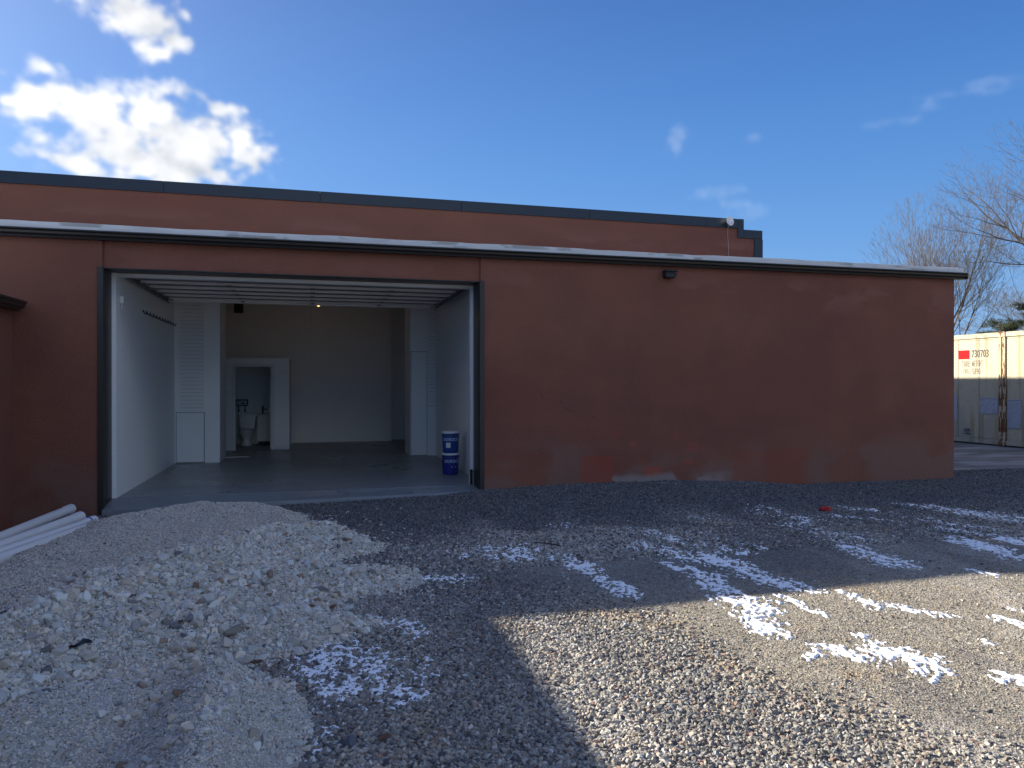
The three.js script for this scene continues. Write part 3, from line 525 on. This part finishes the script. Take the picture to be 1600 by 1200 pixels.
{
  const t = thing('vanity', 'small white vanity cabinet with tap beside the toilet', 'vanity', [-1.02, .001, -19.33]);
  part('cabinet', rspan(-.25, .12, .09, .715, -.25, .22, .006), mat([.68, .68, .66], .5), t);
  part('door', rspan(-.235, .105, .105, .70, .221, .236, .004), mat([.70, .70, .68], .5), t);
  part('toe_kick', rspan(-.23, .10, .0, .089, -.24, .16, .004), black, t);
  part('basin', rspan(-.27, .135, .716, .755, -.255, .245, .012), china, t);
  part('tap', [rod([-.14, .756, -.10], [-.14, .94, -.10], .020), rod([-.14, .85, -.10], [-.03, .88, .02], .012), rod([-.14, .94, -.10], [-.10, .96, -.06], .010)], black, t);
}
{
  const t = thing('water_heater', 'small wall heater with black edges and two pipes above the toilet', 'heater', [-1.66, .80, -19.599]);
  part('case', rspan(-.125, .125, .17, .30, .012, .12, .012), mat([.5, .5, .48], .5), t);
  part('frame', [rspan(-.14, .14, .29, .315, .002, .13, .004), rspan(-.14, .14, .155, .175, .002, .13, .004), rspan(-.142, -.122, .176, .289, .002, .13, .004), rspan(.122, .142, .176, .289, .002, .13, .004)], black, t);
  part('dial', rspan(0, .06, .20, .235, .121, .13, .004), black, t);
  for (const x of [-.075, .075]) part('pipe', [rod([x, .0, .04], [x, .156, .04], .012), rod([x, .02, .04], [x, .05, .055], .02)], black, t);
}
{ const t = thing('trim_board', 'thin pale board lying on the floor beside the left pier', 'board', [-1.45, .001, -16.1], .1); part('board', rspan(-.35, .22, 0, .018, -.045, .045, .003), mat([.55, .53, .48], .7), t); }

// ---------------------------------------------------------------- pipes by the wing
{
  const pvc = mat([.74, .75, .75], .42), shade = mat([.52, .50, .44], .6);
  const ends = [[[111, 795, .03], [0, 840, -.02]], [[126, 807, .04], [0, 853, -.01]], [[147, 814, .03], [0, 864, -.01]], [[151, 819, .02], [0, 873, -.01]]];
  const names = ['grey white plastic pipe leaning uppermost on the bundle against the wing', 'grey white plastic pipe second from the top of the bundle', 'plastic pipe with white wrapped end, low in the bundle', 'lowest plastic pipe of the bundle, half behind the stones'];
  ends.forEach(([a, b], i) => {
    const A = onY(...a), B0 = onY(...b), dir = [B0[0] - A[0], B0[1] - A[1], B0[2] - A[2]], len = hypot(...dir), k = 3.6 / len, B = [A[0] + dir[0] * k, max(A[1] + dir[1] * k, -.2), A[2] + dir[2] * k];
    const t = thing('plastic_pipe', names[i], 'pipe', A, 0, 'plastic pipes by the wing'), R = .054, d = V(B[0] - A[0], B[1] - A[1], B[2] - A[2]), L = d.length();
    const aim = (g) => g.applyQuaternion(new THREE.Quaternion().setFromUnitVectors(V(0, 1, 0), d.clone().normalize()));
    part('barrel', aim(lathe([[R - .006, .02], [R - .006, .12], [R - .006, L], [R, L], [R, .15], [R + .001, .14]], 28)), pvc, t);
    part('bell_end', aim(lathe([[R - .001, .16], [R + .006, .13], [R + .006, .004], [R + .003, 0], [R - .002, 0], [R - .003, .12]], 28)), i === 2 ? mat([.80, .82, .85], .5) : pvc, t);
    part('plug', aim(lathe([[0, .012], [R - .004, .012], [R - .003, .018], [0, .02]], 24)), i === 2 ? mat([.7, .74, .82], .5) : shade, t);
    if (i === 2) part('printed_band', aim(lathe([[R + .0065, .09], [R + .0068, .10], [R + .0065, .115]], 28)), mat([.03, .08, .35], .5), t);
  });
}

// ---------------------------------------------------------------- loose stone
function stoneShape(seed, flat = .7) { const r = rng(seed), pts = []; for (let i = 0; i < 15; i++) { const a = r() * 2 * PI, u = r() * 2 - 1, s = Math.sqrt(1 - u * u), k = .84 + .26 * r(); pts.push(V(cos(a) * s * k, u * k * flat, sin(a) * s * k * .82)); } return new ConvexGeometry(pts); }
const SHAPES = [0, 1, 2, 3, 4, 5, 6].map((k) => { const g = stoneShape(300 + k, .55 + .07 * k); g.setAttribute('uv', new THREE.BufferAttribute(new Float32Array(g.attributes.position.count * 2), 2)); return g; });
const stoneMat = mat([1, 1, 1], .93);
const Q = new THREE.Quaternion(), EU = new THREE.Euler(), M4 = new THREE.Matrix4(), COL = new THREE.Color();
function scatter(name, parent, list) {                                   // list of [x, y, z, size, [r, g, b]]
  const r = rng(77), per = SHAPES.map(() => []); for (const s of list) per[Math.floor(r() * SHAPES.length)].push(s);
  per.forEach((l, k) => {
    const m = shadowed(new THREE.InstancedMesh(SHAPES[k], stoneMat, l.length)); m.name = name; m.userData.kind = 'stuff';
    l.forEach(([x, y, z, s, c], i) => { EU.set((r() - .5) * 1.2, r() * 6.28, (r() - .5) * 1.2); Q.setFromEuler(EU); M4.compose(V(x, y, z), Q, V(s * (.8 + .5 * r()), s * (.75 + .4 * r()), s * (.8 + .4 * r()))); m.setMatrixAt(i, M4); m.setColorAt(i, COL.setRGB(...c)); });
    parent.add(m);
  });
}
const tint = (r, c, k = .35) => { const g = 1 + k * 2 * (r() - .5), h = (r() - .5) * .16; return [clamp(c[0] * g * (1 + h), .012, .8), clamp(c[1] * g, .012, .8), clamp(c[2] * g * (1 - h), .012, .8)]; };
const LIME = [.56, .532, .47], LIME_DUST = [.45, .432, .39];
function limeTone(r) { const k = r(); return k < .035 ? tint(r, [.17, .165, .16], .3) : k < .055 ? tint(r, [.27, .20, .15], .3) : k < .2 ? tint(r, [.40, .36, .30], .25) : tint(r, LIME, .24); }
const inView = (x, z, m = 1.0) => { const f = x * AHEAD[0] + z * AHEAD[1], s = x * RIGHT[0] + z * RIGHT[1]; return f > 2.2 && abs(s) < f * .70 + m; };   // only what the yard shows, with a margin to each side
const pileMap = colourTexture(1024, 1024, (u, v) => { const n = .5 * hash(u * 512, v * 512, 130) + .3 * tileN(u, v, 140, 131) + .2 * tileN(u, v, 20, 132), g = .62 + .72 * n, w = .1 * (tileN(u, v, 14, 133) - .5); return [LIME_DUST[0] * g * (1 + w), LIME_DUST[1] * g, LIME_DUST[2] * g * (1 - w)]; }); pileMap.repeat.set(.55, .55);
const pileMat = mat([1, 1, 1], .95, { map: pileMap, bumpMap: grainBump, bumpScale: .014 });
function pile(key, label, x0, x1, z0, z1, seed, bigOnes, smallDensity, sizes, rolled = []) {
  const t = thing('gravel_pile', label, 'gravel pile', [0, 0, 0]), h = (x, z) => pileHeight(key, x, z), r = rng(seed);
  const shows = (x, z) => { const y = h(x, z); return y > ground(x, z) - .002 && y >= surface(x, z) - .012 ? y : null; };
  part('fines', heightSheet(x0, x1, z0, z1, .03, h, (x, z, y) => y > ground(x, z) - .004 && x > WX + .02), pileMat, t);
  const big = [], small = [], nTry = Math.round((x1 - x0) * (z1 - z0) * smallDensity);
  for (let i = 0; i < nTry; i++) {
    const x = lerp(x0, x1, r()), z = lerp(z0, z1, r()); if (x < WX + .1 || !inView(x, z, .8)) continue; const y = shows(x, z); if (y === null) continue;
    const rel = y - ground(x, z), k = sizes(x, z, rel, r); if (!k) continue;
    (k > .020 ? big : small).push([x, y + k * .25, z, k, limeTone(r)]);
  }
  big.sort((a, b) => b[3] - a[3]);
  big.splice(bigOnes).forEach((s) => small.push(s));
  const tones = [0, 1, 2, 3, 4, 5].map((k) => mat(k === 0 ? [.15, .14, .13] : k === 1 ? [.25, .17, .12] : tint(r, LIME, .25), .93));
  for (const [x, y, z, k] of big) { const m = part('stone', SHAPES[Math.floor(r() * 7)], tones[r() < .02 ? 0 : r() < .02 ? 1 : 2 + Math.floor(r() * 4)], t); m.position.set(x, y, z); m.rotation.set((r() - .5) * .9, r() * 6.28, (r() - .5) * .9); const e = k * (.95 + .2 * r()); m.scale.set(e, e * (.8 + .3 * r()), e); }
  for (const [px, py, k] of rolled) { const p = onY(px, py, key === 'near' ? -.02 : .05); const m = part('stone', SHAPES[Math.floor(r() * 7)], tones[2 + Math.floor(r() * 4)], t); m.position.set(p[0], surface(p[0], p[2]) + k * .35, p[2]); m.rotation.set((r() - .5) * .7, r() * 6.28, (r() - .5) * .7); m.scale.set(k, k * .85, k * .95); }
  scatter('loose_stones', t, small);
  return t;
}
const ROLLED = []; { const r = rng(91); for (const [x0, y0, x1, y1, n, a, b] of [[0, 1045, 95, 1120, 26, .020, .036], [330, 1120, 400, 1200, 24, .014, .024], [500, 1165, 575, 1200, 20, .013, .022], [150, 1020, 330, 1050, 22, .016, .030]]) for (let i = 0; i < n; i++) ROLLED.push([lerp(x0, x1, r()), lerp(y0, y1, r()), lerp(a, b, r() * r())]); }   // stones that have rolled into the hollows
// rocky where the stone has rolled; the tops stay fine
pile('front', 'pale crushed limestone heap with coarse rocks down its front', -3.5, 1.2, -8.6, -2.9, 11, 190, 9000, (x, z, rel, r) => { const q = r(), lo = smooth(.42, .08, rel), patch = smooth(.40, .56, fbm(x * 1.6 + 3, z * 1.6, 3, 140)); if (q < .55) return .006 + .006 * r(); if (q < .55 + .38 * (.25 + .75 * patch)) return .009 + .013 * r() * r(); return r() < .16 + .34 * lo * patch ? .017 + .030 * Math.pow(r(), 2.2) : 0; });
pile('back', 'low smooth heap of fine pale gravel behind the rocky heap', -3.5, .4, -10.2, -4.8, 12, 20, 6500, (x, z, rel, r) => r() < .93 ? .005 + .007 * r() : .010 + .012 * r() * r());
pile('near', 'low heap of fine pale gravel with larger stones at its foot', -2.4, .6, -4.9, -2.3, 13, 90, 13000, (x, z, rel, r) => { const q = r(), lo = smooth(.16, .03, rel); const ed = smooth(.47, .6, fbm(x * 2.4 + 9, z * 2.4, 3, 141)); if (q < .84) return .004 + .005 * r(); return r() < .10 + .75 * lo * ed ? .009 + .026 * Math.pow(r(), 2) : 0; }, ROLLED);

{ // yard gravel
  const r = rng(21), list = [];
  const put = (x, z, s, c, sink = .2) => { const y = ground(x, z); list.push([x, y + s * sink, z, s, c]); };
  const covered = (x, z) => max(pileHeight('front', x, z), pileHeight('back', x, z), pileHeight('near', x, z)) > ground(x, z) + .004;
  const lay = (x0, x1, z0, z1, density, size) => { const n = Math.round((x1 - x0) * (z1 - z0) * density); for (let i = 0; i < n; i++) { const x = lerp(x0, x1, r()), z = lerp(z0, z1, r()); if (!inView(x, z) || (z < ZF && x < RX)) continue; const s = size(x, z); if (!s || covered(x, z)) continue; const q = r(), c = q < .10 ? [.40, .375, .33] : q < .16 ? [.24, .165, .13] : q < .3 ? [.10, .10, .105] : yardColour(x, z).map((v) => v * 1.12); const dk = darkStone(x, z) * (1 - dust(x, z)); put(x, z, s, tint(r, q < .3 ? mix3(c, DARK, dk * .7) : c, z < -6.2 ? .58 : .42), snowCover(x, z) > .12 ? .05 : .2); } };
  lay(-2.5, 6.5, -6.2, -2.2, 5200, (x, z) => { const k = coarse(x, z), q = r(); return q < k * .8 ? .0085 + .0105 * r() : q < .86 ? .003 + .0045 * r() * r() : q < .885 ? .007 + .011 * r() * r() : 0; });
  lay(-3.5, 12, -10.6, -6.2, 2300, (x, z) => { const q = r(); return q < .80 ? .0075 + .0105 * r() : .013 + .009 * r(); });
  lay(9, 15.5, -11.6, -8.5, 900, () => .010 + .014 * r());
  for (let i = 0; i < 32000; i++) { const x = lerp(-1.8, 2.2, r()), z = lerp(-9.6, -2.3, r()), gap = ground(x, z) - max(heapHeight('front', x, z), heapHeight('back', x, z), heapHeight('near', x, z)); if (gap > -.004 && r() < .9 * Math.exp(-gap / .075) + .03 * smooth(1.2, .2, gap)) put(x, z, .005 + .019 * Math.pow(r(), 2.4), limeTone(r)); }   // limestone strayed from the heaps
  const g = new THREE.Group(); g.name = 'yard_gravel'; g.userData = { kind: 'stuff', label: 'dark and tan gravel spread over the yard', category: 'gravel' }; scene.add(g);
  scatter('gravel_stones', g, list);
  console.log('yard stones', list.length);
}
{ // snow
  const g = heightSheet(-1.6, 12.5, -10.4, -2.4, .0125, (x, z) => { const s = snowCover(x, z); return ground(x, z) + (s > 0 ? .002 + .007 * smooth(0, .4, s) + .0015 * (vnoise(x * 60, z * 60, 150) - .5) : -.012); }, (x, z) => inView(x, z) && snowCover(x, z) > 0);
  const m = part('snow_patches', g, new THREE.MeshPhysicalMaterial({ color: lin([.86, .88, .90]), roughness: .85 }), scene);
  m.userData = { kind: 'stuff', label: 'thin streaky snow lying in the gravel', category: 'snow' };
}
// ---------------------------------------------------------------- bits on the ground
function rest(px, py, y = -.1) { const p = onY(px, py, y); p[1] = surface(p[0], p[2]); return p; }
{ const t = thing('red_scrap', 'crumpled red scrap lying on the dark gravel', 'litter', rest(1290, 800)); const g = new THREE.IcosahedronGeometry(.06, 2), p = g.attributes.position; for (let i = 0; i < p.count; i++) { const k = .65 + .7 * hash(Math.round(p.getX(i) * 400), Math.round(p.getY(i) * 400 + p.getZ(i) * 900), 5); p.setXYZ(i, p.getX(i) * k * 1.25, p.getY(i) * k * .55 + .03, p.getZ(i) * k); } g.computeVertexNormals(); part('scrap', g, mat([.42, .02, .015], .5), t); }
{ const t = thing('plastic_scrap', 'torn piece of black plastic on the rocky heap', 'litter', rest(120, 1050, .03), .5); const g = new THREE.PlaneGeometry(.12, .075, 10, 7).rotateX(-PI / 2), p = g.attributes.position; for (let i = 0; i < p.count; i++) p.setXYZ(i, p.getX(i) + .015 * (vnoise(p.getZ(i) * 60, 2, 6) - .5), .022 + .035 * (vnoise(p.getX(i) * 30 + 5, p.getZ(i) * 40, 7) - .25), p.getZ(i) + .03 * (vnoise(p.getX(i) * 50, 9, 8) - .5)); g.computeVertexNormals(); const low = g.clone().translate(0, -.004, 0); part('sheet', [g, low], mat([.012, .012, .015], .35, { side: THREE.DoubleSide }), t); }
{ const t = thing('stick', 'thin dark stick on the gravel in front of the red wall', 'stick', rest(855, 864)); part('twig', [tube([[-.10, .012, -.09], [-.03, .02, -.02], [.04, .016, .03], [.10, .012, .10]], .006, 14, 6), rod([.02, .018, .015], [.07, .035, .0], .003)], mat([.05, .035, .025], .9), t); }
[[500, 908, .045, 'grey slab of rock on the rocky heap', [.14, .145, .15], 1.6], [365, 985, .055, 'broad tan rock low on the rocky heap', [.20, .185, .155], 1.5], [545, 1168, .04, 'round dark stone among pale ones at the near heap', [.10, .11, .13], 1.1], [795, 1195, .02, 'grey round stone in the gravel', [.2, .2, .2], 1]].slice(0, 3).forEach(([px, py, s, label, c, w], i) => { const t = thing('rock', label, 'rock', rest(px, py, i < 2 ? .05 : -.1), i); part('stone', SHAPES[i + 2].clone().scale(s * w, s * .9, s).translate(0, s * .3, 0), mat(c, .9), t); });
[[200, 970, .1], [520, 935, 0], [485, 945, 0], [600, 1163, -.1], [130, 925, .2], [400, 1015, 0], [280, 1005, 0]].forEach(([px, py, y], i) => { const p = rest(px, py, y), t = thing('dead_leaf', ['curled brown leaf caught between pale stones', 'brown leaf beside the grey slab', 'rust brown leaf under the grey slab', 'dark leaf on the gravel beside the near heap', 'pale brown leaf high on the rocky heap', 'brown leaf at the foot of the rocky heap', 'folded brown leaf low on the rocky heap'][i], 'leaf', [p[0], p[1] + .012, p[2]], i * 1.3, 'dead leaves'); const g = new THREE.SphereGeometry(.035, 12, 8).scale(1, .12, .6), q = g.attributes.position; for (let k = 0; k < q.count; k++) q.setY(k, q.getY(k) + .35 * abs(q.getZ(k)) + 6 * q.getX(k) * q.getX(k)); g.computeVertexNormals(); part('blade', g, mat(tint(rng(i + 3), [.13, .055, .025], .3), .8), t); part('stem', rod([.03, .004, 0], [.06, .012, .004], .0015, .001, 5), mat([.10, .05, .025], .9), t); });
console.log('ground done');

// ---------------------------------------------------------------- trees beyond the container
const barkMap = colourTexture(128, 256, (u, v) => { const n = fbm(u * 10, v * 40, 4, 160); return [.075 + .09 * n, .064 + .072 * n, .054 + .058 * n]; });
const bark = mat([1, 1, 1], .95, { map: barkMap });
function limbs(out, r, a, dir, len, rad, level, spec) {
  const steps = level < 2 ? 6 : level < 4 ? 4 : 2; let p = a.clone(), d = dir.clone().normalize(), rr = rad; const kids = [];
  for (let i = 0; i < steps; i++) {
    const w = spec.wobble * (level < 1 ? .3 : 1); d.add(V((r() - .5) * w, (r() - .5) * w + spec.lift * (level > 0 ? .12 : .02), (r() - .5) * w)).normalize();
    const q = p.clone().addScaledVector(d, len / steps), r2 = max(rr * (level === 0 ? .93 : .84), .0045);
    out.push([p.clone(), q.clone(), rr, r2, level]); p = q; rr = r2; kids.push([p.clone(), d.clone(), rr, (i + 1) / steps]);
  }
  if (level >= spec.levels) return;
  const n = spec.kids[level];
  for (let k = 0; k < n; k++) {
    const s = kids[Math.floor(lerp(level === 0 ? spec.from * steps : .25 * steps, steps - .01, (k + .3 + .7 * r()) / n))] ?? kids[steps - 1], az = k * 2.4 + r() * 1.4, side = V(cos(az), .15, sin(az));
    const dd = s[1].clone().multiplyScalar(1).addScaledVector(side.projectOnPlane(s[1]).normalize(), spec.spread * (.7 + .6 * r()));
    limbs(out, r, s[0], dd, len * spec.ratio[level] * (.7 + .55 * r()), s[2] * .62, level + 1, spec);
  }
  limbs(out, r, p, d, len * .55, rr, level + 1, spec);
}
function bareTree(label, [x, y, z], seed, height, rad, spec) {
  const t = thing('bare_tree', label, 'tree', [x, y, z], 0, 'bare trees beyond the container'), segs = []; limbs(segs, rng(seed), V(0, 0, 0), spec.lean ?? V(0, 1, 0), height, rad, 0, spec);
  const geo = (list) => list.map(([a, b, r0, r1, lv]) => rod(a.toArray(), b.toArray(), r0, r1, lv === 0 ? 10 : lv < 3 ? 5 : 3));
  part('trunk', geo(segs.filter((s) => s[4] === 0)), bark, t); part('crown', geo(segs.filter((s) => s[4] > 0)), bark, t);
  console.log(label, segs.length); return t;
}
const far = (px, depth, y = -.3) => { const X = (px - 800) / FPX * depth; return [AHEAD[0] * depth + RIGHT[0] * X, y, AHEAD[1] * depth + RIGHT[1] * X]; };
bareTree('bare tree with fine upright twigs rising behind the red wall', far(1476, 46), 4, 4.9, .19, { wobble: .13, lift: .9, levels: 5, kids: [9, 6, 5, 4, 3], ratio: [.86, .55, .52, .5, .5], spread: .62, from: .3 });
bareTree('large bare tree with long crooked boughs above the container', far(1712, 40), 9, 7.8, .30, { wobble: .34, lift: .5, levels: 5, kids: [8, 6, 5, 4, 3], ratio: [.70, .55, .55, .5, .5], spread: 1.0, from: .45 });
bareTree('slender bare tree leaning over the end of the container', far(1640, 54), 23, 4.2, .15, { wobble: .2, lift: .3, levels: 5, kids: [8, 6, 5, 4, 2], ratio: [.95, .55, .5, .5, .5], spread: 1.1, from: .3 });
// pines
const needleMap = [.055, .075, .030];
function pine(label, [x, y, z], seed, height, spreadR) {
  const t = thing('pine_tree', label, 'tree', [x, y, z], 0, 'pines beyond the container'), r = rng(seed), wood = [], pos = [], nor = [];
  part('trunk', rod([0, 0, 0], [0, height * .97, 0], .22, .04, 9), bark, t);
  for (let k = 0; k < 34; k++) {
    const h = height * lerp(.32, .97, Math.pow((k + r()) / 34, .8)), az = r() * 6.28, L = spreadR * (1.12 - .85 * h / height) * (.65 + .6 * r()), e = [cos(az) * L, h + .25 * L * (r() - .1), sin(az) * L];
    wood.push(rod([0, h - .12 * L, 0], e, .05, .015, 5));
    for (let c = 0; c < 10; c++) {
      const f = .35 + .65 * (c + r()) / 10, cx = e[0] * f + (r() - .5) * .5, cy = lerp(h - .12 * L, e[1], f) + (r() - .3) * .28, cz = e[2] * f + (r() - .5) * .5;
      for (let n = 0; n < 26; n++) {
        const u = r() * 2 - 1, a = r() * 6.28, s = Math.sqrt(1 - u * u), d = V(s * cos(a), abs(u) * .8 + .1, s * sin(a)), o = V(cx + (r() - .5) * .34, cy + (r() - .5) * .18, cz + (r() - .5) * .34), tip = o.clone().addScaledVector(d, .17 + .1 * r()), w = V(r() - .5, r() - .5, r() - .5).cross(d).normalize().multiplyScalar(.016);
        pos.push(...o.clone().add(w).toArray(), ...o.clone().sub(w).toArray(), ...tip.toArray());
      }
    }
  }
  part('branches', wood, bark, t);
  const g = new THREE.BufferGeometry(); g.setAttribute('position', new THREE.Float32BufferAttribute(pos, 3)); g.computeVertexNormals(); part('crown', g, mat(needleMap, .8, { side: THREE.DoubleSide }), t);
}
pine('tall dark green pine behind the container', far(1622, 44), 31, 7.3, 4.0);
pine('small pine top showing just above the container roof', far(1562, 48), 33, 5.9, 2.6);

scene.traverse((o) => { if (o.isMesh) o.castShadow = o.receiveShadow = true; });
renderer.render(scene, camera);
